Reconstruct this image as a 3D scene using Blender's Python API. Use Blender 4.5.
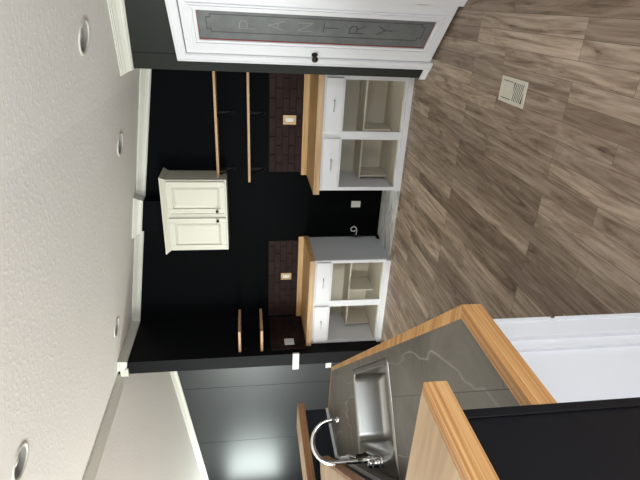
import bpy, bmesh, math, random
from mathutils import Vector, Matrix
random.seed(4)
S = bpy.context.scene
for o in list(bpy.data.objects):
    bpy.data.objects.remove(o)
COL = S.collection
R2 = math.sqrt(2)

# ------------------------------------------------------------------ camera
EYE = 1.60
yaw, pitch, roll = math.radians(26.41), math.radians(8.412), math.radians(0.9576)
fw = Vector((-math.sin(yaw)*math.cos(pitch), math.cos(yaw)*math.cos(pitch), -math.sin(pitch)))
rt = Vector((math.cos(yaw), math.sin(yaw), 0))
dn = fw.cross(rt)
rt2 = math.cos(roll)*rt + math.sin(roll)*dn
dn2 = -math.sin(roll)*rt + math.cos(roll)*dn
cd = bpy.data.cameras.new('camera')
cam = bpy.data.objects.new('camera', cd)
COL.objects.link(cam)
cd.sensor_fit = 'HORIZONTAL'
cd.sensor_width = 36.0
cd.lens = 485.25*36/640
cd.clip_start = 0.05
# the phone was held on its side: the picture's right is the room's down
cam.matrix_world = Matrix(((dn2.x, rt2.x, -fw.x, 0), (dn2.y, rt2.y, -fw.y, 0), (dn2.z, rt2.z, -fw.z, EYE), (0, 0, 0, 1)))
S.camera = cam

# ------------------------------------------------------------------ world, light, exposure
W = bpy.data.worlds.new('daylight')
S.world = W
W.use_nodes = True
bg = W.node_tree.nodes['Background']
bg.inputs[0].default_value = (0.80, 0.90, 1.0, 1)
bg.inputs[1].default_value = 1.5
S.view_settings.view_transform = 'Standard'
S.view_settings.look = 'None'
S.view_settings.gamma = 1
S.view_settings.exposure = 1.30
S.view_settings.use_curve_mapping = False

def window_light(name, loc, rot, sx, sy, power, color):
    l = bpy.data.lights.new(name, 'AREA')
    l.shape = 'RECTANGLE'
    l.size, l.size_y = sx, sy
    l.energy = power
    l.color = color
    o = bpy.data.objects.new(name, l)
    COL.objects.link(o)
    o.location = loc
    o.rotation_euler = rot
    return o
PI = math.pi
# daylight standing in the openings of the windows
window_light('daylight_patio_door', (1.78, -0.55, 1.08), (0, PI/2, 0), 1.95, 1.9, 21, (0.86, 0.93, 1.0))
window_light('daylight_rear_window', (-1.9, -2.68, 1.5), (PI/2, 0, 0), 1.7, 1.2, 50, (0.90, 0.95, 1.0))
window_light('daylight_rear_window_left', (-5.9, -2.68, 1.5), (PI/2, 0, 0), 1.7, 1.2, 95, (0.95, 1.0, 0.97))
window_light('daylight_side_window', (-8.68, 5.47, 1.56), (0, -PI/2, 0), 1.0, 0.75, 22, (0.90, 1.0, 0.94))
window_light('added_fill_side_near', (-8.68, 1.6, 1.5), (0, -PI/2, 0), 1.2, 1.7, 110, (0.92, 1.0, 0.95))  # unseen window light, added to brighten the left ceiling

# ------------------------------------------------------------------ materials
def mat(name, color, rough=0.5, metal=0.0, spec=0.5):
    m = bpy.data.materials.new(name)
    m.use_nodes = True
    b = m.node_tree.nodes['Principled BSDF']
    b.inputs['Base Color'].default_value = (*color, 1)
    b.inputs['Roughness'].default_value = rough
    b.inputs['Metallic'].default_value = metal
    b.inputs['Specular IOR Level'].default_value = spec
    return m
def nd(m, t, **kw):
    n = m.node_tree.nodes.new(t)
    for k, v in kw.items():
        setattr(n, k, v)
    return n
def lk(m, a, b):
    m.node_tree.links.new(a, b)
def ramp(m, stops):
    r = nd(m, 'ShaderNodeValToRGB')
    e = r.color_ramp.elements
    while len(e) < len(stops):
        e.new(0.5)
    for el, (p, c) in zip(e, stops):
        el.position = p
        el.color = (*c, 1)
    return r
def bsdf(m):
    return m.node_tree.nodes['Principled BSDF']
def coords(m, scale=(1, 1, 1), rot=(0, 0, 0)):
    t = nd(m, 'ShaderNodeTexCoord')
    mp = nd(m, 'ShaderNodeMapping')
    mp.inputs['Scale'].default_value = scale
    mp.inputs['Rotation'].default_value = rot
    lk(m, t.outputs['Object'], mp.inputs['Vector'])
    return mp.outputs['Vector']
def noise(m, vec, scale, detail=4, rough=0.6, dist=0.0):
    n = nd(m, 'ShaderNodeTexNoise')
    n.inputs['Scale'].default_value = scale
    n.inputs['Detail'].default_value = detail
    n.inputs['Roughness'].default_value = rough
    n.inputs['Distortion'].default_value = dist
    lk(m, vec, n.inputs['Vector'])
    return n
def bump(m, height, strength, dist=0.002):
    b = nd(m, 'ShaderNodeBump')
    b.inputs['Strength'].default_value = strength
    b.inputs['Distance'].default_value = dist
    lk(m, height, b.inputs['Height'])
    lk(m, b.outputs['Normal'], bsdf(m).inputs['Normal'])

def paint(name, color, rough, bumpy=0.15, spec=0.5, scale=60):
    m = mat(name, color, rough, 0, spec)
    n = noise(m, coords(m), scale, 3)
    bump(m, n.outputs['Fac'], bumpy, 0.001)
    return m

def wood(name, c_dark, c_mid, c_light, axis='X', rough=0.5, freq=26, rot=0.0):
    """sawn pine: grain lines run along the given axis"""
    m = mat(name, c_mid, rough)
    st = {'X': (1.0, freq, freq), 'Y': (freq, 1.0, freq), 'Z': (freq, freq, 1.0)}[axis]
    v = coords(m, st, (0, 0, rot))
    n = noise(m, v, 1.0, 6, 0.65, 0.6)
    r = ramp(m, [(0.34, c_dark), (0.5, c_mid), (0.66, c_light)])
    lk(m, n.outputs['Fac'], r.inputs['Fac'])
    # knots: small dark spots
    vo = nd(m, 'ShaderNodeTexVoronoi')
    vo.inputs['Scale'].default_value = 3.2
    lk(m, coords(m, (1, 1, 1)), vo.inputs['Vector'])
    kr = ramp(m, [(0.0, (1, 1, 1)), (0.075, (0, 0, 0))])
    lk(m, vo.outputs['Distance'], kr.inputs['Fac'])
    mx = nd(m, 'ShaderNodeMix', data_type='RGBA')
    lk(m, kr.outputs['Color'], mx.inputs['Factor'])
    lk(m, r.outputs['Color'], mx.inputs['A'])
    mx.inputs['B'].default_value = (*[c*0.55 for c in c_dark], 1)
    lk(m, mx.outputs['Result'], bsdf(m).inputs['Base Color'])
    bump(m, n.outputs['Fac'], 0.2, 0.001)
    return m

M = {}
M['black_wall'] = paint('black_wall_paint', (0.0013, 0.0016, 0.0021), 0.65, 0.1, 0.05)
M['panel'] = paint('charcoal_panel_paint', (0.015, 0.017, 0.018), 0.38, 0.12, 0.5, 9)
M['pantry'] = paint('pantry_wall_paint', (0.0105, 0.0120, 0.0098), 0.42, 0.15, 0.28)
M['post'] = paint('partition_paint', (0.0045, 0.0049, 0.0055), 0.55, 0.15, 0.1)
M['knee'] = paint('knee_wall_paint', (0.0055, 0.0058, 0.0078), 0.42, 0.15, 0.25)
M['navy'] = paint('navy_knee_wall_paint', (0.014, 0.018, 0.027), 0.5, 0.15, 0.4)
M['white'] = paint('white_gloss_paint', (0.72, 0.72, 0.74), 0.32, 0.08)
M['cream'] = paint('cream_cabinet_paint', (0.60, 0.58, 0.485), 0.35, 0.08)
M['trim'] = paint('white_trim_paint', (0.62, 0.61, 0.54), 0.38, 0.05)
M['interior'] = paint('cabinet_interior_paint', (0.60, 0.55, 0.45), 0.5, 0.05)
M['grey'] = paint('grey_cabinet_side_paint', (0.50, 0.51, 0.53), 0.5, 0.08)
M['plastic'] = mat('white_plastic', (0.75, 0.74, 0.71), 0.35)
M['plastic_dark'] = mat('dark_slot_plastic', (0.02, 0.02, 0.02), 0.5)
M['steel'] = mat('brushed_steel', (0.44, 0.43, 0.41), 0.30, 1.0)
M['chrome'] = mat('chrome', (0.80, 0.80, 0.80), 0.08, 1.0)
M['bronze'] = mat('dark_bronze', (0.035, 0.028, 0.022), 0.35, 0.9)
M['nickel'] = mat('satin_nickel', (0.55, 0.54, 0.52), 0.3, 1.0)
M['iron'] = mat('black_iron', (0.003, 0.003, 0.003), 0.6, 0, 0.15)
M['register'] = mat('cream_enamel', (0.72, 0.68, 0.57), 0.4)
M['register_dark'] = mat('duct_dark', (0.012, 0.011, 0.010), 0.8)
M['red'] = mat('red_reflection', (0.30, 0.05, 0.04), 0.5)  # colour of the painted reflection at the glass edges
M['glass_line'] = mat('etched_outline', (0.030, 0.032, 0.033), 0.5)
M['glass_lit'] = mat('lit_etched_letter', (0.215, 0.215, 0.19), 0.35)  # paler letter colour, stands in for light falling on the etching
M['bulb'] = mat('frosted_bulb', (0.62, 0.60, 0.56), 0.25)
M['baffle'] = mat('lamp_baffle', (0.27, 0.255, 0.235), 0.5)
M['board_dark'] = mat('duct_board', (0.10, 0.10, 0.10), 0.8)

M['pine'] = wood('pine_worktop', (0.42, 0.235, 0.085), (0.56, 0.34, 0.14), (0.66, 0.44, 0.21), 'X', 0.42)
M['pine_cap'] = wood('pine_bar_top', (0.36, 0.235, 0.13), (0.46, 0.315, 0.18), (0.54, 0.39, 0.235), 'X', 0.42, 14)
M['pine_edge'] = wood('pine_edge_board', (0.40, 0.18, 0.055), (0.60, 0.33, 0.12), (0.70, 0.44, 0.20), 'X', 0.45, 40)
M['pine_edge_y'] = wood('pine_edge_board_long', (0.30, 0.115, 0.032), (0.52, 0.265, 0.095), (0.62, 0.385, 0.175), 'Y', 0.45, 130)
M['oak_edge'] = wood('reddish_edge_board', (0.20, 0.085, 0.035), (0.30, 0.14, 0.065), (0.38, 0.20, 0.10), 'Y', 0.5, 30)
M['shelf_wood'] = wood('pine_shelf_board', (0.32, 0.175, 0.08), (0.47, 0.30, 0.155), (0.57, 0.40, 0.235), 'X', 0.5)
M['plate_wood'] = wood('pine_outlet_plate', (0.44, 0.25, 0.10), (0.58, 0.38, 0.18), (0.66, 0.46, 0.24), 'Z', 0.5, 60)

# vinyl floor planks running away from the camera
m = M['floor'] = mat('vinyl_planks', (0.3, 0.25, 0.2), 0.42, 0, 0.4)
tc = nd(m, 'ShaderNodeTexCoord')
sx = nd(m, 'ShaderNodeSeparateXYZ')
lk(m, tc.outputs['Object'], sx.inputs[0])
cx = nd(m, 'ShaderNodeCombineXYZ')
lk(m, sx.outputs['Y'], cx.inputs['X'])
lk(m, sx.outputs['X'], cx.inputs['Y'])
bk = nd(m, 'ShaderNodeTexBrick')
bk.offset = 0.37
bk.offset_frequency = 3
bk.inputs['Scale'].default_value = 1.0
bk.inputs['Brick Width'].default_value = 1.15
bk.inputs['Row Height'].default_value = 0.098
bk.inputs['Mortar Size'].default_value = 0.0012
bk.inputs['Mortar Smooth'].default_value = 0.2
bk.inputs['Color1'].default_value = (0, 0, 0, 1)
bk.inputs['Color2'].default_value = (1, 1, 1, 1)
bk.inputs['Mortar'].default_value = (0.3, 0.3, 0.3, 1)
lk(m, cx.outputs[0], bk.inputs['Vector'])
# grain, shifted from plank to plank
off = nd(m, 'ShaderNodeVectorMath', operation='SCALE')
lk(m, bk.outputs['Color'], off.inputs[0])
off.inputs['Scale'].default_value = 37.0
ad = nd(m, 'ShaderNodeVectorMath', operation='ADD')
lk(m, cx.outputs[0], ad.inputs[0])
lk(m, off.outputs[0], ad.inputs[1])
mp = nd(m, 'ShaderNodeMapping')
mp.inputs['Scale'].default_value = (1.1, 9.0, 1.0)
lk(m, ad.outputs[0], mp.inputs['Vector'])
g1 = noise(m, mp.outputs[0], 1.3, 8, 0.62, 2.2)
gr = ramp(m, [(0.28, (0.085, 0.056, 0.039)), (0.38, (0.25, 0.186, 0.138)), (0.51, (0.37, 0.290, 0.228)), (0.70, (0.485, 0.405, 0.335))])
lk(m, g1.outputs['Fac'], gr.inputs['Fac'])
tint = ramp(m, [(0.0, (0.64, 0.585, 0.54)), (0.5, (0.97, 0.93, 0.885)), (1.0, (1.32, 1.28, 1.22))])
lk(m, bk.outputs['Color'], tint.inputs['Fac'])
mpf = nd(m, 'ShaderNodeMapping')
mpf.inputs['Scale'].default_value = (1.6, 34.0, 1.0)
lk(m, ad.outputs[0], mpf.inputs['Vector'])
g2 = noise(m, mpf.outputs[0], 1.0, 4, 0.6, 0.8)
fr2 = ramp(m, [(0.30, (0.66, 0.63, 0.60)), (0.50, (1.0, 1.0, 1.0)), (0.72, (1.18, 1.17, 1.16))])
lk(m, g2.outputs['Fac'], fr2.inputs['Fac'])
mulf = nd(m, 'ShaderNodeMix', data_type='RGBA', blend_type='MULTIPLY')
mulf.inputs['Factor'].default_value = 1.0
lk(m, gr.outputs['Color'], mulf.inputs['A'])
lk(m, fr2.outputs['Color'], mulf.inputs['B'])
mul = nd(m, 'ShaderNodeMix', data_type='RGBA', blend_type='MULTIPLY')
mul.inputs['Factor'].default_value = 1.0
lk(m, mulf.outputs['Result'], mul.inputs['A'])
lk(m, tint.outputs['Color'], mul.inputs['B'])
mo = nd(m, 'ShaderNodeMix', data_type='RGBA')
lk(m, bk.outputs['Fac'], mo.inputs['Factor'])
lk(m, mul.outputs['Result'], mo.inputs['A'])
mo.inputs['B'].default_value = (0.10, 0.08, 0.065, 1)
lk(m, mo.outputs['Result'], bsdf(m).inputs['Base Color'])
bump(m, g1.outputs['Fac'], 0.08, 0.001)

# knock-down textured ceiling
m = M['ceiling'] = mat('textured_ceiling', (0.80, 0.765, 0.73), 0.75, 0, 0.2)
n1 = noise(m, coords(m), 34, 4, 0.55)
cr = ramp(m, [(0.50, (0, 0, 0)), (0.62, (1, 1, 1))])
lk(m, n1.outputs['Fac'], cr.inputs['Fac'])
bump(m, cr.outputs['Color'], 0.22, 0.003)

# grey stone counter with pale veins and sheet joints
m = M['stone'] = mat('grey_stone_laminate', (0.13, 0.12, 0.10), 0.38, 0, 0.4)
v = coords(m, (1, 1, 1), (0, 0, math.radians(45)))
n1 = noise(m, v, 2.6, 7, 0.6, 0.8)
r1 = ramp(m, [(0.30, (0.110, 0.100, 0.084)), (0.52, (0.165, 0.152, 0.130)), (0.72, (0.215, 0.200, 0.174))])
lk(m, n1.outputs['Fac'], r1.inputs['Fac'])
mpv = nd(m, 'ShaderNodeMapping')
mpv.inputs['Scale'].default_value = (0.9, 2.4, 1)
mpv.inputs['Rotation'].default_value = (0, 0, 0.5)
lk(m, v, mpv.inputs['Vector'])
n2 = noise(m, mpv.outputs[0], 0.9, 4, 0.42, 0.3)
sb = nd(m, 'ShaderNodeMath', operation='SUBTRACT')
lk(m, n2.outputs['Fac'], sb.inputs[0])
sb.inputs[1].default_value = 0.5
ab = nd(m, 'ShaderNodeMath', operation='ABSOLUTE')
lk(m, sb.outputs[0], ab.inputs[0])
vr = ramp(m, [(0.0, (1, 1, 1)), (0.0045, (0, 0, 0))])
lk(m, ab.outputs[0], vr.inputs['Fac'])
n3 = noise(m, v, 1.7, 2)
vm = ramp(m, [(0.36, (0, 0, 0)), (0.48, (0.85, 0.85, 0.85))])
lk(m, n3.outputs['Fac'], vm.inputs['Fac'])
vmul = nd(m, 'ShaderNodeMath', operation='MULTIPLY')
lk(m, vr.outputs['Color'], vmul.inputs[0])
lk(m, vm.outputs['Color'], vmul.inputs[1])
mx = nd(m, 'ShaderNodeMix', data_type='RGBA')
lk(m, vmul.outputs[0], mx.inputs['Factor'])
lk(m, r1.outputs['Color'], mx.inputs['A'])
mx.inputs['B'].default_value = (0.42, 0.39, 0.34, 1)
sj = nd(m, 'ShaderNodeTexBrick')
sj.offset = 0.5
sj.inputs['Scale'].default_value = 1
sj.inputs['Brick Width'].default_value = 0.62
sj.inputs['Row Height'].default_value = 0.62
sj.inputs['Mortar Size'].default_value = 0.0016
lk(m, v, sj.inputs['Vector'])
mx2 = nd(m, 'ShaderNodeMix', data_type='RGBA')
lk(m, sj.outputs['Fac'], mx2.inputs['Factor'])
lk(m, mx.outputs['Result'], mx2.inputs['A'])
mx2.inputs['B'].default_value = (0.06, 0.055, 0.05, 1)
lk(m, mx2.outputs['Result'], bsdf(m).inputs['Base Color'])

# dark brown brick tile
m = M['brick'] = mat('dark_brown_brick', (0.020, 0.0105, 0.009), 0.65, 0, 0.12)
n1 = noise(m, coords(m), 5, 4)
r1 = ramp(m, [(0.3, (0.016, 0.0078, 0.0066)), (0.7, (0.034, 0.0175, 0.0150))])
lk(m, n1.outputs['Fac'], r1.inputs['Fac'])
lk(m, r1.outputs['Color'], bsdf(m).inputs['Base Color'])
n2 = noise(m, coords(m), 90, 3)
bump(m, n2.outputs['Fac'], 0.3, 0.001)
M['mortar'] = mat('dark_mortar', (0.0025, 0.002, 0.002), 0.95)

# bare stained subfloor
m = M['subfloor'] = mat('bare_subfloor', (0.4, 0.4, 0.38), 0.7)
n1 = noise(m, coords(m, (1.2, 2.4, 1)), 2.3, 6, 0.65, 1.0)
r1 = ramp(m, [(0.28, (0.10, 0.10, 0.095)), (0.42, (0.48, 0.48, 0.46)), (0.6, (0.75, 0.75, 0.73))])
lk(m, n1.outputs['Fac'], r1.inputs['Fac'])
lk(m, r1.outputs['Color'], bsdf(m).inputs['Base Color'])

# frosted grey door glass
m = M['frost'] = mat('frosted_grey_glass', (0.12, 0.125, 0.125), 0.35, 0, 0.5)
n1 = noise(m, coords(m), 6, 4)
r1 = ramp(m, [(0.3, (0.085, 0.09, 0.092)), (0.7, (0.145, 0.15, 0.148))])
lk(m, n1.outputs['Fac'], r1.inputs['Fac'])
lk(m, r1.outputs['Color'], bsdf(m).inputs['Base Color'])

# ------------------------------------------------------------------ mesh helpers
class B:
    def __init__(s):
        s.bm = bmesh.new()
    def face(s, vs):
        try:
            return s.bm.faces.new(vs)
        except ValueError:
            return None
    def hexa(s, p):            # p: 8 points, bottom ring then top ring
        v = [s.bm.verts.new(q) for q in p]
        for f in ((3, 2, 1, 0), (4, 5, 6, 7), (0, 1, 5, 4), (1, 2, 6, 5), (2, 3, 7, 6), (3, 0, 4, 7)):
            s.face([v[i] for i in f])
        return s
    def box(s, x0, x1, y0, y1, z0, z1):
        return s.hexa([(x0, y0, z0), (x1, y0, z0), (x1, y1, z0), (x0, y1, z0), (x0, y0, z1), (x1, y0, z1), (x1, y1, z1), (x0, y1, z1)])
    def prism(s, poly, z0, z1):   # plan polygon; z0/z1 numbers or functions of (x,y)
        f0 = z0 if callable(z0) else (lambda x, y: z0)
        f1 = z1 if callable(z1) else (lambda x, y: z1)
        a = [s.bm.verts.new((x, y, f0(x, y))) for x, y in poly]
        b = [s.bm.verts.new((x, y, f1(x, y))) for x, y in poly]
        n = len(poly)
        s.face(a[::-1]); s.face(b)
        for i in range(n):
            s.face([a[i], a[(i+1) % n], b[(i+1) % n], b[i]])
        return s
    def loft(s, loops, cap0=True, cap1=True):
        vs = [[s.bm.verts.new(p) for p in L] for L in loops]
        n = len(vs[0])
        for a, b in zip(vs, vs[1:]):
            for i in range(n):
                s.face([a[i], a[(i+1) % n], b[(i+1) % n], b[i]])
        if cap0: s.face(vs[0][::-1])
        if cap1: s.face(vs[-1])
        return s
    def tube(s, pts, r, n=12, cap=True):
        pts = [Vector(p) for p in pts]
        rs = r if isinstance(r, (list, tuple)) else [r]*len(pts)
        loops = []
        up = None
        for i, p in enumerate(pts):
            d = (pts[min(i+1, len(pts)-1)] - pts[max(i-1, 0)]).normalized()
            if up is None:
                up = Vector((0, 0, 1)) if abs(d.z) < 0.9 else Vector((1, 0, 0))
            u = (up - d*up.dot(d)).normalized()
            up = u
            w = d.cross(u)
            loops.append([p + (u*math.cos(2*PI*k/n) + w*math.sin(2*PI*k/n))*rs[i] for k in range(n)])
        return s.loft(loops, cap, cap)
    def lathe(s, prof, origin, axis, n=20, cap0=True, cap1=True):   # prof: (radius, height along axis)
        axis = Vector(axis).normalized()
        u = Vector((0, 0, 1)) if abs(axis.z) < 0.9 else Vector((1, 0, 0))
        u = (u - axis*u.dot(axis)).normalized()
        w = axis.cross(u)
        o = Vector(origin)
        loops = [[o + axis*h + (u*math.cos(2*PI*k/n) + w*math.sin(2*PI*k/n))*max(r, 1e-4) for k in range(n)] for r, h in prof]
        return s.loft(loops, cap0, cap1)
    def xf(s, mtx):
        bmesh.ops.transform(s.bm, matrix=mtx, verts=s.bm.verts)
        return s
    def build(s, name, material, parent=None, bevel=0.0, seg=2, smooth=False):
        bmesh.ops.recalc_face_normals(s.bm, faces=s.bm.faces)
        me = bpy.data.meshes.new(name)
        s.bm.to_mesh(me)
        s.bm.free()
        me.materials.append(material)
        o = bpy.data.objects.new(name, me)
        COL.objects.link(o)
        if smooth:
            for p in me.polygons:
                p.use_smooth = True
        if bevel:
            b = o.modifiers.new('bevel', 'BEVEL')
            b.width = bevel
            b.segments = seg
            b.limit_method = 'ANGLE'
            b.angle_limit = math.radians(40)
        if parent is not None:
            o.parent = parent
        return o

def struct(o):
    o['kind'] = 'structure'
    return o
def tag(o, label, cat, group=None):
    o['label'] = label
    o['category'] = cat
    if group: o['group'] = group
    return o
def thing(name, label, cat, loc=(0, 0, 0), rot=(0, 0, 0), group=None):
    o = bpy.data.objects.new(name, None)
    COL.objects.link(o)
    o.location = loc
    o.rotation_euler = rot
    o.empty_display_size = 0.1
    return tag(o, label, cat, group)
def copy_tree(o, parent=None):
    c = o.copy()
    COL.objects.link(c)
    if parent is not None:
        c.parent = parent
    for ch in list(o.children):
        copy_tree(ch, c)
    return c
def plabel(o, text):
    o['label'] = text
    return o

# ------------------------------------------------------------------ room data
RIDGE = -3.88
BEND = -0.75          # the ceiling falls a little more steeply towards the eaves
def ceil_z(x, y=0):
    zr = 3.063 - 0.141*(RIDGE + 3.75)
    z = zr - 0.141*abs(x - RIDGE)
    return z - 0.044*max(0.0, x - BEND)
XR, XL, YN, YF, YB = 1.70, -8.60, -2.60, 6.30, 5.30
NX = -0.57            # right side of the nook
K = Vector((NX, 4.395))
ED = Vector((1, -1))/R2
def pan(t, out=0.0):    # point on the pantry wall, t metres right of its corner
    p = K + ED*t - Vector((1, 1))/R2*out
    return (p.x, p.y)
top = lambda x, y: ceil_z(x) + 0.26

# floor and ceiling
struct(B().box(XL-0.1, XR+0.1, YN-0.1, YF+0.1, -0.08, 0).build('floor', M['floor']))
struct(B().prism([(-2.60, 4.72), (-1.76, 4.66), (-1.76, YB), (-2.60, YB)], 0.0005, 0.004).build('floor_alcove', M['subfloor']))
CANS = [(-0.258, 3.290), (-1.213, 4.413), (-3.160, 4.395), (-2.362, 2.062)]
def plate(b, outer, holes, f0, f1):
    bm = b.bm
    rings = []
    for f in (f0, f1):
        loops, edges = [], []
        for pts in [outer]+holes:
            vs = [bm.verts.new((x, y, f(x, y))) for x, y in pts]
            edges += [bm.edges.new((vs[k], vs[(k+1) % len(vs)])) for k in range(len(vs))]
            loops.append(vs)
        bmesh.ops.triangle_fill(bm, edges=edges, use_beauty=True)
        rings.append(loops)
    for a, c in zip(*rings):
        for k in range(len(a)):
            b.face([a[k], a[(k+1) % len(a)], c[(k+1) % len(a)], c[k]])
b = B()
def holes(lo, hi):
    return [[(x+0.086*math.cos(2*PI*k/32), y+0.086*math.sin(2*PI*k/32)) for k in range(32)] for x, y in CANS if lo < x < hi]
for lo, hi in ((RIDGE, BEND), (BEND, XR+0.1)):
    plate(b, [(lo, YN-0.1), (hi, YN-0.1), (hi, YF+0.1), (lo, YF+0.1)], holes(lo, hi), lambda x, y: ceil_z(x), lambda x, y: ceil_z(x)+0.1)
b.prism([(XL-0.1, YN-0.1), (RIDGE, YN-0.1), (RIDGE, YF+0.1), (XL-0.1, YF+0.1)], lambda x, y: ceil_z(x), lambda x, y: ceil_z(x)+0.1)
struct(b.build('ceiling', M['ceiling']))
b = B()
b.prism([(RIDGE-0.19, YN), (RIDGE-0.01, YN), (RIDGE-0.01, 4.51), (RIDGE-0.19, 4.51)], lambda x, y: ceil_z(x)-0.014, lambda x, y: ceil_z(x)+0.005)
struct(b.build('trim_1', M['trim']))

# walls
struct(B().prism([(-3.74, YB), (XR+0.1, YB), (XR+0.1, YB+0.1), (-3.74, YB+0.1)], 0, top).build('wall_back', M['black_wall']))
struct(B().prism([(-2.41, 5.15), (-2.05, 5.15), (-2.05, YB), (-2.41, YB)], 2.45, top).build('wall_chase', M['black_wall']))
struct(B().prism([(-3.905, 4.52), (-3.74, 4.52), (-3.74, YF), (-3.905, YF)], 0, top).build('wall_partition', M['post']))
struct(B().prism([(NX, 4.41), (NX+0.065, 4.475), (NX+0.065, YB), (NX, YB)], 0, top).build('wall_nook', M['black_wall']))
# pantry wall, built around the door opening
b = B()
def seg(t0, t1, z0, z1):
    b.prism([pan(t0), pan(t1), pan(t1, -0.1), pan(t0, -0.1)], z0, z1)
seg(0.0, 0.198, 0, top)
seg(0.198, 0.205, 2.08, top)
seg(0.862, 2.08, 0, top)
seg(0.205, 0.862, 2.08, top)
struct(b.build('wall_pantry', M['pantry']))
# shiplap panel grooves on the pantry wall (one seam beside the casing)
struct(B().prism([pan(0.198, 0.001), pan(0.202, 0.001), pan(0.202, -0.003), pan(0.198, -0.003)], 2.15, 2.475).build('trim_2', M['black_wall']))
px, py = pan(2.08)
struct(B().prism([(px, py), (XR, py), (XR, py+0.1), (px, py+0.1)], 0, top).build('wall_return', M['pantry']))
# far wall of the next room, in 1.22 m painted panels
b = B()
edges = [-8.6, -7.10, -5.84, -4.60, -3.90]
for x0, x1 in zip(edges, edges[1:]):
    b.prism([(x0+0.003, YF), (x1-0.003, YF), (x1-0.003, YF+0.02), (x0+0.003, YF+0.02)], 0, top)
b.prism([(XL, YF+0.006), (-3.90, YF+0.006), (-3.90, YF+0.1), (XL, YF+0.1)], 0, top)
struct(b.build('wall_far', M['panel']))
# outer walls with window openings
def wall_open(name, along, fixed, thick, lo, hi, holes, m):
    """along 'x' or 'y'; holes: (a0,a1,z0,z1) sorted"""
    b = B()
    def put(a0, a1, z0, z1):
        if along == 'x':
            b.prism([(a0, fixed), (a1, fixed), (a1, fixed+thick), (a0, fixed+thick)], z0, z1)
        else:
            b.prism([(fixed, a0), (fixed+thick, a0), (fixed+thick, a1), (fixed, a1)], z0, z1)
    cur = lo
    for a0, a1, z0, z1 in holes:
        put(cur, a0, 0, top)
        if z0 > 0.02: put(a0, a1, 0, z0)
        put(a0, a1, z1, top)
        cur = a1
    put(cur, hi, 0, top)
    return struct(b.build(name, m))
M['room_wall'] = paint('pale_room_paint', (0.50, 0.49, 0.46), 0.6, 0.1)
wall_open('wall_right', 'y', XR, 0.1, YN, YB+0.1, [(-1.55, 0.45, 0.08, 2.10)], M['room_wall'])
wall_open('wall_rear', 'x', YN, -0.1, XL, XR, [(-6.8, -5.0, 0.88, 2.12), (-2.8, -1.0, 0.88, 2.12)], M['room_wall'])
wall_open('wall_left', 'y', XL, -0.1, YN, YF, [(0.7, 2.5, 0.88, 2.12), (5.08, 5.86, 1.04, 2.08)], M['panel'])
def window(name, axis, pos, a0, a1, z0, z1):
    b = B()
    w = 0.06
    for (p0, p1, q0, q1) in ((a0-w, a1+w, z0-w, z0), (a0-w, a1+w, z1, z1+w), (a0-w, a0, z0, z1), (a1, a1+w, z0, z1)):
        if axis == 'x': b.box(p0, p1, pos-0.02, pos+0.02, q0, q1)
        else: b.box(pos-0.02, pos+0.02, p0, p1, q0, q1)
    return struct(b.build(name, M['white'], None, 0.004))
window('window_1', 'y', XR, -1.55, 0.45, 0.08, 2.10)
window('window_2', 'x', YN, -6.8, -5.0, 0.88, 2.12)
window('window_3', 'x', YN, -2.8, -1.0, 0.88, 2.12)
window('added_window_4', 'y', XL, 0.7, 2.5, 0.88, 2.12)  # unseen opening, added for the light on the left ceiling
window('window_5', 'y', XL, 5.08, 5.86, 1.04, 2.08)

# crown moulding, following the sloped ceiling
PROFILE = [(0.0, 0.094), (0.008, 0.094), (0.013, 0.086), (0.018, 0.082), (0.022, 0.066), (0.031, 0.044), (0.042, 0.030), (0.047, 0.022), (0.053, 0.018), (0.057, 0.010), (0.062, 0.008), (0.062, -0.01), (0.0, -0.01)]
def crown(name, path, m=M['trim']):
    pts = [Vector(p) for p in path]
    n = len(pts)
    loops = []
    for i, p in enumerate(pts):
        d0 = (pts[i]-pts[i-1]).normalized() if i else None
        d1 = (pts[i+1]-pts[i]).normalized() if i < n-1 else None
        n0 = Vector((-d0.y, d0.x)) if d0 else None
        n1 = Vector((-d1.y, d1.x)) if d1 else None
        if n0 is None: mi = n1
        elif n1 is None: mi = n0
        else:
            mi = (n0+n1)
            mi = mi/(mi.dot(n0))
        L = []
        for o_, d_ in PROFILE:
            q = p + mi*o_
            L.append((q.x, q.y, ceil_z(q.x) - d_))
        loops.append(L)
    return struct(B().loft(loops).build(name, m))
crown('trim_3', [pan(2.08), (K.x, K.y), (NX, YB), (-2.05, YB), (-2.05, 5.15), (-2.41, 5.15), (-2.41, YB), (-3.74, YB), (-3.74, 4.52), (-3.82, 4.52)])
crown('trim_4', [(-3.90, YF), (XL, YF)])
# small casing piece of the ridge board over the partition end
struct(B().box(-3.92, -3.82, 4.495, 4.52, 2.965, 3.05).build('trim_5', M['trim']))
# white block across the end of the partition
struct(B().box(-3.955, -3.72, 4.495, 4.52, 1.028, 1.104).build('trim_6', M['white'], None, 0.003))
# corner beads of the partition
struct(B().box(-3.746, -3.736, 4.514, 4.524, 0, 2.93).build('trim_7', M['post']))

# ------------------------------------------------------------------ baseboards
b = B().prism([pan(0.0, 0.0), pan(0.135, 0.0), pan(0.135, 0.014), pan(-0.006, 0.014)], 0, 0.055)
struct(b.build('baseboard_pantry', M['white'], None, 0.003))

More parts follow.
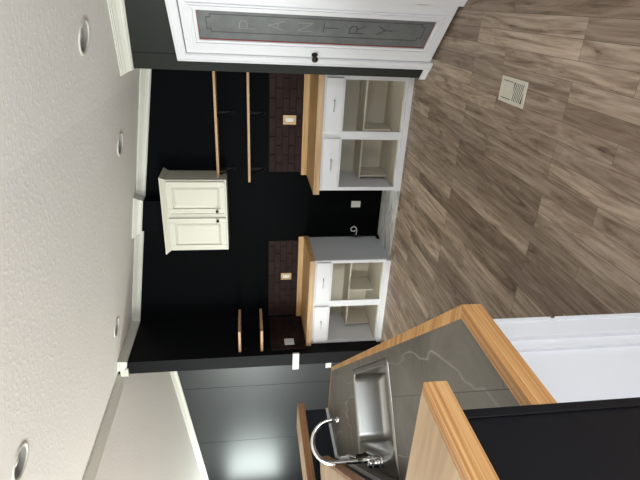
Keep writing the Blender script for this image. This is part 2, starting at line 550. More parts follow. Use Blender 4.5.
# ------------------------------------------------------------------ pantry door
# built in a local frame: x along the wall, -y towards the room, z up
DM = Matrix.Translation((K.x, K.y, 0)) @ Matrix.Rotation(-PI/4, 4, 'Z')
def dobj(b, name, m, parent=None, **k):
    o = b.build(name, m, parent, **k)
    return o
cas = B()
for x0, x1, z0, z1 in ((0.142, 0.212, 0, 2.072), (0.852, 0.922, 0, 2.072), (0.142, 0.922, 2.072, 2.142)):
    cas.box(x0, x1, -0.018, 0.0, z0, z1)
    if x1 - x0 < 0.1:
        cas.box(x0 if x0 < 0.5 else x1-0.016, x0+0.016 if x0 < 0.5 else x1, -0.024, -0.018, z0, z1+0.07)
    else:
        cas.box(x0, x1, -0.024, -0.018, z1-0.016, z1)
cas.box(0.200, 0.216, -0.012, 0.10, 0, 2.072)
cas.box(0.848, 0.864, -0.012, 0.10, 0, 2.072)
cas.box(0.200, 0.864, -0.012, 0.10, 2.066, 2.082)
c = cas.xf(DM).build('trim_8', M['white'], None, 0.003)
struct(c)
d = B()
X0, X1, Z0, Z1 = 0.221, 0.842, 0.030, 2.060
GX0, GX1, GZ0, GZ1 = 0.375, 0.680, 0.142, 1.945
def ring(b, ox0, ox1, oz0, oz1, ix0, ix1, iz0, iz1, y0, y1):
    b.box(ox0, ix0, y0, y1, oz0, oz1)
    b.box(ix1, ox1, y0, y1, oz0, oz1)
    b.box(ix0, ix1, y0, y1, oz0, iz0)
    b.box(ix0, ix1, y0, y1, iz1, oz1)
ring(d, X0, X1, Z0, Z1, GX0, GX1, GZ0, GZ1, 0.0, 0.035)
door = struct(d.xf(DM).build('door_1', M['white'], None, 0.002))
d = B()
ring(d, GX0-0.072, GX1+0.062, GZ0-0.066, GZ1+0.066, GX0-0.052, GX1+0.046, GZ0-0.048, GZ1+0.048, -0.010, 0.0)
ring(d, GX0-0.052, GX1+0.046, GZ0-0.048, GZ1+0.048, GX0-0.024, GX1+0.024, GZ0-0.024, GZ1+0.024, -0.017, 0.0)
ring(d, GX0-0.024, GX1+0.024, GZ0-0.024, GZ1+0.024, GX0, GX1, GZ0, GZ1, -0.009, 0.006)
d.xf(DM).build('panel_moulding', M['white'], door, 0.003)
d = B()
d.box(GX0, GX1, 0.008, 0.014, GZ0, GZ1)
gl = plabel(d.xf(DM).build('glass_pane', M['frost'], door), 'frosted grey glass etched with the word PANTRY')
d = B()
ring(d, GX0, GX1, GZ0, GZ1, GX0+0.006, GX1-0.002, GZ0+0.004, GZ1-0.004, 0.003, 0.009)
d.xf(DM).build('edge_reflection', M['red'], gl)  # thin red ring, a reflection along the pane edges put into colour
d = B()
# etched border with notched corners
ox0, ox1, oz0, oz1, nt, lw = 0.455, 0.632, 0.205, 1.880, 0.030, 0.0055
path = [(ox0+nt, oz0), (ox1-nt, oz0), (ox1-nt, oz0+nt), (ox1, oz0+nt), (ox1, oz1-nt), (ox1-nt, oz1-nt), (ox1-nt, oz1), (ox0+nt, oz1), (ox0+nt, oz1-nt), (ox0, oz1-nt), (ox0, oz0+nt), (ox0+nt, oz0+nt)]
def stroke(b, a, c, w, y0=0.0068, y1=0.0085):
    a, c = Vector((a[0], 0, a[1])), Vector((c[0], 0, c[1]))
    dv = (c-a).normalized()
    nn = Vector((-dv.z, 0, dv.x))*w/2
    a2, c2 = a-dv*w/2, c+dv*w/2
    p = [a2-nn, c2-nn, c2+nn, a2+nn]
    b.hexa([(q.x, y1, q.z) for q in p] + [(q.x, y0, q.z) for q in p])
for i in range(len(path)):
    stroke(d, path[i], path[(i+1) % len(path)], lw)
d.xf(DM).build('etched_border', M['glass_line'], gl)
LET = {
 'P': [[(0, 0), (0, 1), (.55, 1), (.75, .88), (.75, .62), (.55, .5), (0, .5)]],
 'A': [[(0, 0), (.45, 1), (.9, 0)], [(.18, .38), (.72, .38)]],
 'N': [[(0, 0), (0, 1), (.85, 0), (.85, 1)]],
 'T': [[(0, 1), (.9, 1)], [(.45, 1), (.45, 0)]],
 'R': [[(0, 0), (0, 1), (.55, 1), (.75, .88), (.75, .62), (.55, .5), (0, .5)], [(.42, .5), (.8, 0)]],
 'Y': [[(0, 1), (.45, .5), (.9, 1)], [(.45, .5), (.45, 0)]]}
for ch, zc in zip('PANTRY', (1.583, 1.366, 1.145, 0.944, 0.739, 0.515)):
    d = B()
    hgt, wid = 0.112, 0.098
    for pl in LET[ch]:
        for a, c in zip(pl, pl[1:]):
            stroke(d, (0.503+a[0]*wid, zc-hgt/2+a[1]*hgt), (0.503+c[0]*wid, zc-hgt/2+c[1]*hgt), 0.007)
    d.xf(DM).build('etched_letter', M['glass_lit'] if ch in 'PAN' else M['glass_line'], gl)  # upper letters painted as lit, lower ones in the dark outline colour
d = B()
d.lathe([(0.026, 0), (0.026, 0.006), (0.011, 0.010), (0.010, 0.032), (0.024, 0.040), (0.027, 0.052), (0.022, 0.062), (0.008, 0.066)], (0.252, 0, 1.035), (0, -1, 0))
plabel(d.xf(DM).build('door_knob', M['bronze'], door, smooth=True), 'dark bronze door knob')
for z in (0.31, 1.05, 1.80):
    d = B()
    d.tube([(0.847, -0.004, z-0.045), (0.847, -0.004, z+0.045)], 0.007)
    d.box(0.832, 0.862, -0.003, 0.0, z-0.04, z+0.04)
    d.xf(DM).build('hinge', M['nickel'], door)

# ------------------------------------------------------------------ base cabinets in the nook
YC = 4.69          # face of the cabinets
def pull(parent, xc, y, z):
    b = B()
    L = 0.052
    b.tube([(xc-L, y, z), (xc-L, y-0.022, z), (xc-L*0.8, y-0.028, z), (xc+L*0.8, y-0.028, z), (xc+L, y-0.022, z), (xc+L, y, z)], 0.0055, 8)
    return plabel(b.build('pull', M['nickel'], parent, smooth=True), 'satin nickel bow pull')
def base_cabinet(label, x0, x1, xm, side_mat):
    root = thing('base_cabinet', label, 'cabinet', ((x0+x1)/2, YC, 0), group='open-fronted base cabinets in the nook')
    ox = -(x0+x1)/2
    oy = -YC
    T = Matrix.Translation((ox, oy, 0))
    def P(b, name, m, parent=None, **k):
        return b.xf(T).build(name, m, parent if parent else root, **k)
    y1 = YB-0.004
    zt = 0.868
    # carcass: sides, bottom, back
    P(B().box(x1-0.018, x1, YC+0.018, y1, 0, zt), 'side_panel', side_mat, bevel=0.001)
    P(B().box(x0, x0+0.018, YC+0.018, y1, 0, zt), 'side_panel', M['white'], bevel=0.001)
    P(B().box(x0+0.018, x1-0.018, YC+0.018, y1-0.012, 0.062, 0.078), 'bottom_panel', M['interior'])
    P(B().box(x0+0.018, x1-0.018, y1-0.012, y1-0.006, 0.0, zt), 'back_panel', M['interior'])
    P(B().box(x0+0.018, x1-0.018, YC+0.018, y1-0.012, 0.672, 0.684), 'drawer_deck', M['interior'])
    # half-depth shelf on upright supports
    P(B().box(x0+0.03, x1-0.03, 4.975, y1-0.014, 0.372, 0.390), 'shelf', M['interior'], bevel=0.002)
    for xx in (x0+0.050, xm-0.02, x1-0.055):
        P(B().box(xx, xx+0.018, 4.985, y1-0.014, 0.078, 0.372), 'shelf_support', M['interior'])
    # face frame
    b = B()
    st = 0.038
    b.box(x0, x0+st, YC, YC+0.018, 0.03, zt)
    b.box(x1-st, x1, YC, YC+0.018, 0.03, zt)
    b.box(xm-0.04, xm+0.04, YC, YC+0.018, 0.03, zt)
    for a, c in ((x0+st, xm-0.04), (xm+0.04, x1-st)):
        b.box(a, c, YC, YC+0.018, 0.03, 0.068)
        b.box(a, c, YC, YC+0.018, 0.662, 0.700)
        b.box(a, c, YC, YC+0.018, 0.830, zt)
    P(b, 'face_frame', M['white'], bevel=0.0015)
    for a, c in ((x0+0.022, xm-0.03), (xm+0.03, x1-0.022)):
        dr = P(B().box(a, c, YC-0.018, YC-0.001, 0.682, 0.846), 'drawer', M['white'], bevel=0.005)
        pull(dr, ((a+c)/2)+ox, YC-0.018+oy, 0.765)
    P(B().box(x0, x1, YC-0.028, YC, 0.0, 0.055), 'toe_board', M['white'], bevel=0.004)
    return root
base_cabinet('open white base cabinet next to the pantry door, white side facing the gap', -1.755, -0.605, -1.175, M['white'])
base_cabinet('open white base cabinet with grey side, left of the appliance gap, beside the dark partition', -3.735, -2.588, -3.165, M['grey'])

# pine worktops on them
def worktop(label, x0, x1):
    root = thing('worktop', label, 'countertop', ((x0+x1)/2, YC, 0.87), group='pine worktops on the nook cabinets')
    T = Matrix.Translation((-(x0+x1)/2, -YC, -0.87))
    b = B()
    ys = [4.690, 4.845, 4.995, 5.150, 5.298]
    for a, c in zip(ys, ys[1:]):
        b.box(x0, x1, a+0.0008, c-0.0008, 0.870, 0.928)
    b.xf(T).build('slab', M['pine'], root, 0.002)
    B().box(x0-0.004, x1, 4.652, 4.690, 0.868, 0.930).xf(T).build('edge_board', M['shelf_wood'], root, 0.003)
    B().box(x0, x1, 5.272, 5.298, 0.928, 0.992).xf(T).build('back_rail', M['pine'], root, 0.003)
    return root
worktop('pine board worktop on the cabinet beside the pantry door', -1.785, NX-0.006)
worktop('pine board worktop on the grey-sided cabinet, reaching the dark partition', -3.735, -2.572)

# brick backsplashes
def bricks(name, label, axis, a0, a1, fixed, z0, z1, group):
    """courses of long tiles; axis 'x' on the back wall (faces -y), 'y' on the partition (faces +x)"""
    root = thing(name, label, 'backsplash', group=group)
    b, mo = B(), B()
    rows, L = 5, 0.205
    h = (z1-z0)/rows
    for r in range(rows):
        a = a0 - (L/2 if r % 2 else 0)
        while a < a1:
            p, q = max(a, a0)+0.0045, min(a+L, a1)-0.0045
            if q-p > 0.01:
                dd = 0.012 + random.uniform(0, 0.003)
                if axis == 'x': b.box(p, q, fixed-dd, fixed-0.002, z0+r*h+0.0045, z0+(r+1)*h-0.0045)
                else: b.box(fixed+0.002, fixed+dd, p, q, z0+r*h+0.0045, z0+(r+1)*h-0.0045)
            a += L
    b.build('tiles', M['brick'], root, 0.0015, 1)
    if axis == 'x': mo.box(a0, a1, fixed-0.008, fixed-0.001, z0, z1)
    else: mo.box(fixed+0.001, fixed+0.008, a0, a1, z0, z1)
    mo.build('mortar', M['mortar'], root)
    return root
G = 'dark brick backsplashes'
bricks('backsplash', 'dark brown brick backsplash under the long shelves beside the pantry', 'x', -1.755, NX-0.004, YB, 0.992, 1.356, G)
bricks('backsplash', 'dark brown brick backsplash on the back wall behind the left worktop', 'x', -3.724, -2.625, YB, 0.992, 1.356, G)
bricks('backsplash', 'dark brown brick backsplash on the partition below the two short shelves', 'y', 4.60, 5.268, -3.74, 0.932, 1.352, G)

# ------------------------------------------------------------------ outlets
def outlet(label, loc, rot, w, h, plate, horizontal=False):
    root = thing('outlet', label, 'outlet', loc, rot, 'electrical outlets')
    b = B().box(-w/2, w/2, -0.008, 0, -h/2, h/2)
    b.build('cover_plate', plate, root, 0.003)
    if horizontal: dw, dh = 0.070, 0.034
    else: dw, dh = 0.040, 0.078
    f = B().box(-dw/2, dw/2, -0.0105, -0.008, -dh/2, dh/2).build('receptacle', M['plastic'], root, 0.002)
    for s in (-1, 1):
        for t in (-0.006, 0.006):
            b = B()
            if horizontal: b.box(s*0.018-0.004, s*0.018+0.004, -0.0115, -0.0105, t-0.0012, t+0.0012)
            else: b.box(t-0.0012, t+0.0012, -0.0115, -0.0105, s*0.020-0.004, s*0.020+0.004)
            b.build('slot', M['plastic_dark'], f)
    return root
outlet('outlet with pine cover plate on the brick behind the worktop near the pantry', (-1.163, YB-0.015, 1.135), (0, 0, 0), 0.100, 0.142, M['plate_wood'])
outlet('outlet with pine cover plate on the brick behind the left worktop', (-3.125, YB-0.015, 1.135), (0, 0, 0), 0.092, 0.132, M['plate_wood'])
outlet('white outlet low on the black wall of the appliance gap', (-2.157, YB, 0.314), (0, 0, 0), 0.080, 0.112, M['plastic'])
outlet('pale outlet on the brick of the partition', (-3.725, 4.73, 1.128), (0, 0, PI/2), 0.115, 0.115, M['plastic'])
outlet('white outlet low on the charcoal panel wall beyond the sink counter', (-5.475, YF, 0.298), (0, 0, 0), 0.125, 0.095, M['plastic'])

# water valve with a curl of hose in the gap
v = thing('water_valve', 'small metal water valve with curled tube beside the grey cabinet side', 'valve', (-2.56, 5.28, 0.29))
B().lathe([(0.018, 0), (0.018, 0.01), (0.011, 0.012), (0.011, 0.05)], (0, 0.02, 0), (0, -1, 0), 12).build('valve_body', M['bronze'], v)
B().tube([(0, -0.03, -0.09), (0, -0.03, 0.06)], 0.009, 10).build('pipe', M['bronze'], v)
ctl = [(0, 0), (0.05, -0.004), (0.09, 0.004), (0.113, 0.036), (0.088, 0.072), (0.052, 0.062), (0.046, 0.026), (0.068, 0.006)]
pts = []
for a, c in zip(ctl, ctl[1:]):
    for k in range(3):
        pts.append((0.02+a[0]+(c[0]-a[0])*k/3, -0.035, a[1]+(c[1]-a[1])*k/3))
B().tube(pts, 0.0065, 8).build('supply_tube', M['plastic'], v, smooth=True)
b = B().lathe([(0.012, 0), (0.014, 0.012), (0.010, 0.016)], (0, -0.03, 0), (0, -1, 0), 10)
b.build('valve_handle', M['bronze'], v)
# short black pipe lying at the foot of the grey cabinet
pp = B().tube([(-2.560, 5.275, 0.026), (-2.560, 5.19, 0.026)], 0.018, 10).build('pipe_stub', M['iron'])
tag(pp, 'short black pipe stub on the floor against the grey cabinet side', 'pipe')

# ------------------------------------------------------------------ upper cabinet
ux0, ux1, uy0, uz0, uz1 = -2.575, -1.745, 4.985, 1.822, 2.455
uc = thing('wall_cabinet', 'cream two-door wall cabinet with crown top hung on the black wall', 'cabinet', ((ux0+ux1)/2, YB, uz0))
T = Matrix.Translation((-(ux0+ux1)/2, -YB, -uz0))
b = B()
b.box(ux0, ux1, uy0+0.018, YB-0.003, uz0, uz1)
b.xf(T).build('carcass', M['cream'], uc, 0.001)
b = B()
ring(b, ux0, ux1, uz0, uz1, ux0+0.04, ux1-0.04, uz0+0.035, uz1-0.04, uy0, uy0+0.018)
b.box(-2.185, -2.135, uy0, uy0+0.018, uz0+0.035, uz1-0.04)
b.xf(T).build('face_frame', M['cream'], uc, 0.001)
for (a, c, kx) in ((ux0+0.018, -2.180, -2.208), (-2.122, ux1-0.018, -2.094)):
    z0, z1 = uz0+0.016, uz1-0.012
    b = B()
    fr = 0.055
    ring(b, a, c, z0, z1, a+fr, c-fr, z0+fr, z1-fr, uy0-0.019, uy0-0.001)
    b.box(a+fr, c-fr, uy0-0.008, uy0-0.001, z0+fr, z1-fr)
    dr = b.xf(T).build('door', M['cream'], uc, 0.003)
    b = B()
    p0 = [(a+fr+0.008, uy0-0.008, z0+fr+0.008), (c-fr-0.008, uy0-0.008, z0+fr+0.008), (c-fr-0.008, uy0-0.008, z1-fr-0.008), (a+fr+0.008, uy0-0.008, z1-fr-0.008)]
    q = 0.030
    p1 = [(a+fr+q, uy0-0.017, z0+fr+q), (c-fr-q, uy0-0.017, z0+fr+q), (c-fr-q, uy0-0.017, z1-fr-q), (a+fr+q, uy0-0.017, z1-fr-q)]
    b.loft([p0, p1])
    b.xf(T).build('raised_panel', M['cream'], dr)
    b = B().lathe([(0.010, 0), (0.007, 0.010), (0.015, 0.016), (0.017, 0.024), (0.010, 0.030)], (kx, uy0-0.019, uz0+0.105), (0, -1, 0), 14)
    plabel(b.xf(T).build('knob', M['bronze'], dr, smooth=True), 'dark bronze knob')
# crown on top of the cabinet
prof = [(0, 0), (0.005, 0.0), (0.009, 0.010), (0.020, 0.028), (0.027, 0.037), (0.032, 0.044), (0.032, 0.053), (0, 0.053)]
loops = []
for i, (cx_, cy_, mx_, my_) in enumerate(((ux0, YB-0.003, -1, 0), (ux0, uy0, -1, -1), (ux1, uy0, 1, -1), (ux1, YB-0.003, 1, 0))):
    loops.append([(cx_+mx_*o_, cy_+my_*o_, uz1+z_) for o_, z_ in prof])
b = B().loft(loops)
b.xf(T).build('crown', M['cream'], uc)

# ------------------------------------------------------------------ wall shelves
def shelf(label, x0, x1, z, t, bx):
    root = thing('wall_shelf', label, 'shelf', (x0, YB, z), group='long pine shelves on black brackets')
    B().box(0, x1-x0, -0.235, -0.002, -t/2, t/2).build('board', M['shelf_wood'], root, 0.003)
    for x in bx:
        xx = x-x0
        b = B()
        b.box(xx-0.014, xx+0.014, -0.006, -0.001, -t/2-0.17, -t/2)
        b.box(xx-0.014, xx+0.014, -0.21, -0.001, -t/2-0.005, -t/2)
        b.tube([(xx, -0.19, -t/2-0.006), (xx, -0.006, -t/2-0.155)], 0.007, 8)
        plabel(b.build('bracket', M['iron'], root), 'black iron bracket')
    return root
shelf('upper long pine shelf on black brackets above the brick, by the pantry', -1.80, NX-0.006, 1.908, 0.026, (-1.10, -1.72))
shelf('lower long pine shelf on black brackets, just above the brick', -1.80, NX-0.006, 1.577, 0.026, (-1.10, -1.72))
def short_shelf(label, z):
    root = thing('corner_shelf', label, 'shelf', (-3.74, 4.82, z), group='short pine shelves on the partition')
    B().box(0.002, 0.295, -0.225, 0.235, -0.015, 0.015).build('board', M['shelf_wood'], root, 0.003)
    for yy in (-0.17, 0.17):
        b = B().box(0.001, 0.006, yy-0.012, yy+0.012, -0.085, -0.015)
        b.box(0.001, 0.20, yy-0.012, yy+0.012, -0.020, -0.015)
        b.build('bracket', M['iron'], root)
    return root
short_shelf('upper short pine shelf on the dark partition in the left corner', 1.718)
short_shelf('lower short pine shelf on the dark partition above its brick', 1.462)

# ------------------------------------------------------------------ knee walls round the sink corner
CT = 0.93           # counter top
CAP = 1.20
KH = CAP-0.058
struct(B().box(-3.34, -3.22, 1.9, 3.13, 0, KH).build('wall_sink_left', M['navy']))
struct(B().prism([(-3.22, 2.62), (-3.22, 2.45), (-1.54, 0.77), (-1.37, 0.77)], 0, 1.095).build('wall_sink_corner', M['knee']))
struct(B().box(-1.78, -0.83, 0.50, 0.765, 0, KH).build('wall_sink_near', M['knee']))
struct(B().box(-0.831, -0.824, 0.745, 0.771, 0, KH).build('trim_9', M['knee'], None, 0.002))
# white strip where counter meets the knee wall
b = B()
b.box(-3.22, -3.205, 2.60, 3.125, CT, CT+0.020)
b.prism([(-3.22, 2.62), (-1.37, 0.77), (-1.362, 0.778+0.005), (-3.205, 2.626)], CT, CT+0.018)
struct(b.build('trim_10', M['white']))

# bar tops of the knee walls
def cap(label, poly, edge, z, edge_mat, top_mat):
    root = thing('bar_top', label, 'bar top', (poly[0][0], poly[0][1], z-0.058), group='raised wooden bar tops around the sink')
    T = Matrix.Translation((-poly[0][0], -poly[0][1], -(z-0.058)))
    B().prism(poly, z-0.058, z).xf(T).build('board', top_mat, root, 0.002)
    if edge:
        B().prism(edge, z-0.059, z-0.001).xf(T).build('edge_board', edge_mat, root, 0.002)
    return root
cap('nearest raised pine bar top above the black knee wall, orange grained end',
    [(-0.815, 0.48), (-0.815, 0.826), (-1.80, 0.826), (-1.80, 0.48)], [(-0.815, 0.48), (-0.785, 0.48), (-0.787, 0.828), (-0.815, 0.828)], CAP, M['pine_edge_y'], M['pine_cap'])
cap('angled raised pine bar top behind the faucet',
    [(-2.712, 2.204), (-1.338, 0.830), (-1.714, 0.830), (-2.900, 2.016)], [(-2.712, 2.204), (-2.700, 2.216), (-1.316, 0.832), (-1.338, 0.830)], 1.156, M['oak_edge'], M['pine_cap'])
cap('farthest raised bar top, reddish edge, on the knee wall left of the sink',
    [(-3.160, 1.95), (-3.160, 3.135), (-3.42, 3.135), (-3.42, 1.95)], [(-3.160, 1.95), (-3.138, 1.95), (-3.138, 3.137), (-3.160, 3.137)], CAP, M['oak_edge'], M['pine_cap'])

# ------------------------------------------------------------------ sink counter
def sq(s, q, z=0.0):   # s along the counter front (away from the camera), q towards the front
    return ((-s+q)/R2, (s+q)/R2, z)
ct = thing('sink_counter', 'grey veined stone corner counter with pine edge holding the sink', 'countertop', (-2.0, 2.0, CT-0.058))
T = Matrix.Translation((2.0, -2.0, -(CT-0.058)))
outer = [(-0.885, 0.768), (-0.885, 1.200), (-2.745, 3.080), (-3.218, 3.080), (-3.218, 2.618), (-1.368, 0.768)]
SS0, SS1, SQ0, SQ1 = 2.385, 3.255, -0.372, 0.186      # outline of the sink rim
hole = [sq(s, q)[:2] for s, q in ((SS0+0.015, SQ0+0.015), (SS1-0.015, SQ0+0.015), (SS1-0.015, SQ1-0.015), (SS0+0.015, SQ1-0.015))]
bm = bmesh.new()
def loop_edges(pts, z):
    vs = [bm.verts.new((x, y, z)) for x, y in pts]
    return vs, [bm.edges.new((vs[i], vs[(i+1) % len(vs)])) for i in range(len(vs))]
rings = []
for z in (CT-0.04, CT):
    vo_, eo = loop_edges(outer, z)
    vh, eh = loop_edges(hole, z)
    bmesh.ops.triangle_fill(bm, edges=eo+eh, use_beauty=True)
    rings.append((vo_, vh))
for k in (0, 1):
    a, c = rings[0][k], rings[1][k]
    for i in range(len(a)):
        bm.faces.new([a[i], a[(i+1) % len(a)], c[(i+1) % len(a)], c[i]])
b = B(); b.bm.free(); b.bm = bm
b.xf(T).build('slab', M['stone'], ct)
e = B().prism([(-0.885, 0.768), (-0.843, 0.768), (-0.843, 1.218), (-0.885, 1.200)], CT-0.066, CT+0.001)
plabel(e.xf(T).build('edge_board', M['pine_edge_y'], ct, 0.002), 'pine edge board at the end of the counter')
e = B().prism([(-0.885, 1.200), (-0.843, 1.218), (-2.733, 3.112), (-2.745, 3.080)], CT-0.060, CT+0.001)
plabel(e.xf(T).build('edge_board', M['pine_edge'], ct, 0.002), 'pine edge board along the counter front')
e = B().prism([(-2.745, 3.080), (-2.733, 3.112), (-3.218, 3.112), (-3.218, 3.080)], CT-0.060, CT+0.001)
e.xf(T).build('edge_board', M['pine_edge'], ct, 0.002)

# base of the sink counter
bc = thing('sink_base_cabinet', 'white panelled corner cabinet under the grey stone counter', 'cabinet', (-1.6, 1.5, 0))
T = Matrix.Translation((1.6, -1.5, 0))
zt = CT-0.061
b = B().prism([(-0.920, 0.768), (-0.920, 1.180), (-2.76, 3.03), (-3.217, 3.03), (-3.217, 2.628), (-1.36, 0.768)], 0.0, 0.60)
b.xf(T).build('body', M['white'], bc)
b = B()
b.prism([(-0.920, 0.768), (-0.920, 1.180), (-0.945, 1.205), (-0.945, 0.768)], 0.60, zt)
b.prism([(-0.945, 1.180), (-0.920, 1.180), (-2.76, 3.03), (-2.80, 3.03)], 0.60, zt)
b.prism([(-2.76, 3.03), (-3.217, 3.03), (-3.217, 3.005), (-2.76, 3.005)], 0.60, zt)
b.xf(T).build('upper_body', M['white'], bc)
# end panel: stiles, rails, moulding bead
b = B()
b.box(-0.920, -0.900, 1.114, 1.203, 0.0, zt)
b.box(-0.920, -0.900, 0.768, 1.114, zt-0.012, zt)
b.xf(T).build('end_frame', M['white'], bc, 0.002)
b = B()
b.box(-0.920, -0.906, 1.066, 1.076, 0.10, zt-0.012)
b.box(-0.920, -0.914, 1.076, 1.114, 0.10, zt-0.012)
b.box(-0.920, -0.896, 1.188, 1.207, 0.0, 0.60)
b.box(-0.920, -0.896, 1.188, 1.207, 0.615, zt)
b.xf(T).build('moulding', M['white'], bc, 0.002)
b = B().box(-0.920, -0.902, 0.768, 1.19, 0.0, 0.10)
b.xf(T).build('baseboard', M['white'], bc, 0.003)
# doors on the angled front
for s0, s1 in ((1.60, 2.20), (2.22, 2.80), (2.82, 3.40), (3.42, 4.00)):
    b = B()
    qf = (-0.920+1.180)/R2
    f = [sq(s0, qf), sq(s1, qf), sq(s1, qf+0.018), sq(s0, qf+0.018)]
    b.prism([p[:2] for p in f], 0.11, 0.84)
    dr = b.xf(T).build('door', M['white'], bc, 0.003)
    kx, ky, _ = sq(s1-0.05 if int(s0*10) % 2 == 0 else s0+0.05, qf+0.018)
    b = B().lathe([(0.010, 0), (0.007, 0.010), (0.015, 0.016), (0.016, 0.024), (0.008, 0.029)], (kx, ky, 0.74), (1, 1, 0), 12)
    b.xf(T).build('knob', M['bronze'], dr, smooth=True)

# ------------------------------------------------------------------ sink
sk = thing('kitchen_sink', 'stainless steel drop-in sink set in the grey stone counter', 'sink', sq(2.82, -0.09, CT))
def rrect(s0, s1, q0, q1, r, z, n=6):
    pts = []
    for cs, cq, a0 in ((s1-r, q1-r, 0), (s0+r, q1-r, 90), (s0+r, q0+r, 180), (s1-r, q0+r, 270)):
        for k in range(n+1):
            a = math.radians(a0+90*k/n)
            pts.append(sq(cs+r*math.cos(a), cq+r*math.sin(a), z))
    return pts
b = B()
BS0, BS1, BQ0, BQ1 = SS0+0.030, SS1-0.030, -0.258, SQ1-0.030
def basin(i, z, r):
    return rrect(BS0+i, BS1-i, BQ0+i, BQ1-i, r, z)
b.loft([rrect(SS0, SS1, SQ0, SQ1, 0.03, CT+0.0005), rrect(SS0, SS1, SQ0, SQ1, 0.03, CT+0.004), rrect(SS0+0.006, SS1-0.006, SQ0+0.006, SQ1-0.006, 0.03, CT+0.007),
        rrect(SS0+0.018, SS1-0.018, SQ0+0.018, SQ1-0.018, 0.03, CT+0.004),
        basin(-0.010, CT+0.004, 0.058), basin(-0.006, CT+0.008, 0.056), basin(0.0, CT+0.006, 0.054), basin(0.004, CT-0.004, 0.05), basin(0.006, CT-0.150, 0.050), basin(0.010, CT-0.172, 0.050), basin(0.020, CT-0.188, 0.05), basin(0.038, CT-0.198, 0.045), basin(0.09, CT-0.203, 0.03)], False, True)
TS = Matrix.Translation(-Vector(sq(2.82, -0.09, CT)))
b.xf(TS).build('bowl', M['steel'], sk, smooth=True)
b = B().lathe([(0.046, 0.0), (0.046, 0.003), (0.036, 0.003), (0.032, -0.001), (0.0, -0.001)], sq(2.82, -0.04, CT-0.2025), (0, 0, 1), 20)
b.xf(TS).build('drain', M['chrome'], sk, smooth=True)

# faucet on the back rim
FQ, FS = -0.318, 2.82
fc = thing('faucet', 'chrome gooseneck faucet with two lever handles behind the sink', 'faucet', sq(FS, FQ, CT+0.005))
TF = Matrix.Translation(-Vector(sq(FS, FQ, CT+0.005)))
z0 = CT+0.005
b = B().loft([rrect(FS-0.185, FS+0.185, FQ-0.026, FQ+0.030, 0.024, z0), rrect(FS-0.185, FS+0.185, FQ-0.026, FQ+0.030, 0.024, z0+0.008), rrect(FS-0.178, FS+0.178, FQ-0.020, FQ+0.022, 0.019, z0+0.016)])
b.xf(TF).build('base_plate', M['chrome'], fc, smooth=False)
pts = [sq(FS, FQ, z0+0.01), sq(FS, FQ, z0+0.10), sq(FS, FQ, z0+0.20)]
rad = 0.108
zc = 1.165
for k in range(15):
    a = math.radians(180-k*180/14)
    pts.append(sq(FS, FQ+rad+rad*math.cos(a), zc+rad*math.sin(a)))
pts.append(sq(FS, FQ+2*rad+0.002, zc-0.025))
b = B().tube(pts, 0.0125, 14)
b.lathe([(0.021, 0), (0.021, 0.02), (0.016, 0.035), (0.012, 0.06)], sq(FS, FQ, z0+0.012), (0, 0, 1), 16)
b.lathe([(0.0145, 0), (0.0145, 0.02)], sq(FS, FQ+2*rad+0.002, zc-0.03), (0, 0, -1), 14)
b.xf(TF).build('spout', M['chrome'], fc, smooth=True)
for sg in (-1, 1):
    s_ = FS+sg*0.155
    b = B().lathe([(0.027, 0), (0.027, 0.012), (0.021, 0.018), (0.020, 0.045), (0.023, 0.050), (0.016, 0.064)], sq(s_, FQ, z0+0.013), (0, 0, 1), 16)
    o_ = b.xf(TF).build('handle', M['bronze'] if sg > 0 else M['chrome'], fc, smooth=True)
    if sg > 0: plabel(o_, 'dark handle hub')
    b = B().tube([sq(s_, FQ, z0+0.066), sq(s_+sg*0.02, FQ, z0+0.074), sq(s_+sg*0.075, FQ+0.004, z0+0.092)], [0.008, 0.007, 0.0055], 10)
    b.xf(TF).build('lever', M['chrome'], o_, smooth=True)
# white cap on the counter behind the faucet
wc = B().lathe([(0.017, 0), (0.017, 0.022), (0.010, 0.028), (0.010, 0.060), (0.006, 0.064)], sq(3.60, -0.375, CT), (0, 0, 1), 14).build('nozzle_cap', M['plastic'], None, smooth=True)
tag(wc, 'small white plastic nozzle cap standing on the counter behind the faucet', 'cap')

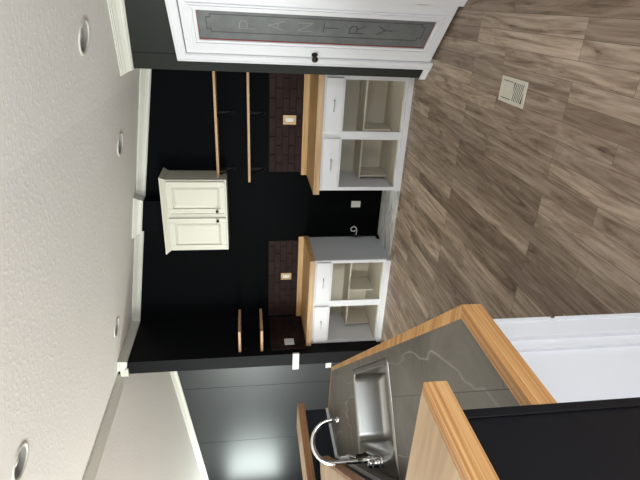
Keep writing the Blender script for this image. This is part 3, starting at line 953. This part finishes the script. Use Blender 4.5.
# ------------------------------------------------------------------ floor register
rg = thing('floor_register', 'cream metal floor register set in the wood plank floor', 'vent', (-0.428, 2.84, 0.0))
b = B()
rw, rl = 0.075, 0.152
b.box(-rw, -rw+0.022, -rl, rl, 0, 0.006); b.box(rw-0.022, rw, -rl, rl, 0, 0.006)
b.box(-rw+0.022, rw-0.022, -rl, -rl+0.026, 0, 0.006); b.box(-rw+0.022, rw-0.022, rl-0.026, rl, 0, 0.006)
b.box(-rw+0.022, rw-0.022, -0.004, 0.004, 0, 0.006)
b.build('frame', M['register'], rg, 0.002)
B().box(-rw+0.01, rw-0.01, -rl+0.01, rl-0.01, 0.0005, 0.0015).build('duct', M['register_dark'], rg)
for k in range(6):
    y = -rl+0.048+k*0.0195
    b = B()
    b.hexa([(-rw+0.022, y, 0.0016), (rw-0.022, y-0.026, 0.0016), (rw-0.022, y-0.0185, 0.0016), (-rw+0.022, y+0.0075, 0.0016), (-rw+0.022, y, 0.005), (rw-0.022, y-0.026, 0.005), (rw-0.022, y-0.0185, 0.005), (-rw+0.022, y+0.0075, 0.005)])
    b.build('slat', M['register'], rg)
B().box(-rw+0.026, rw-0.026, 0.008, rl-0.030, 0.0016, 0.0045).build('damper', M['register'], rg)

# ------------------------------------------------------------------ recessed ceiling lights
def can(label, x, y):
    z = ceil_z(x)
    sl = math.atan(0.185 if x > BEND else 0.141)
    root = thing('recessed_light', label, 'ceiling light', (x, y, z), (0, sl if x > RIDGE else -sl, 0), 'recessed ceiling lights')
    r = 0.106
    B().lathe([(r, 0.0), (r, -0.005), (r-0.006, -0.009), (r-0.018, -0.007), (r-0.022, -0.001)], (0, 0, 0), (0, 0, 1), 32, False, False).build('trim_ring', M['trim'], root, smooth=True)
    B().lathe([(r-0.021, -0.002), (r-0.022, 0.012), (r-0.024, 0.085), (0.0, 0.090)], (0, 0, 0), (0, 0, 1), 32, False, True).build('baffle', M['baffle'], root, smooth=True)
    B().lathe([(0.0, 0.012), (0.026, 0.016), (0.044, 0.026), (0.048, 0.036), (0.034, 0.085)], (0, 0, 0), (0, 0, 1), 24).build('bulb', M['bulb'], root, smooth=True)
    return root
can('recessed ceiling light nearest the pantry wall', *CANS[0])
can('recessed ceiling light above the long shelves, between pantry and chase', *CANS[1])
can('recessed ceiling light close to the dark partition and ridge board', *CANS[2])
can('nearest recessed ceiling light, above the sink counter', *CANS[3])
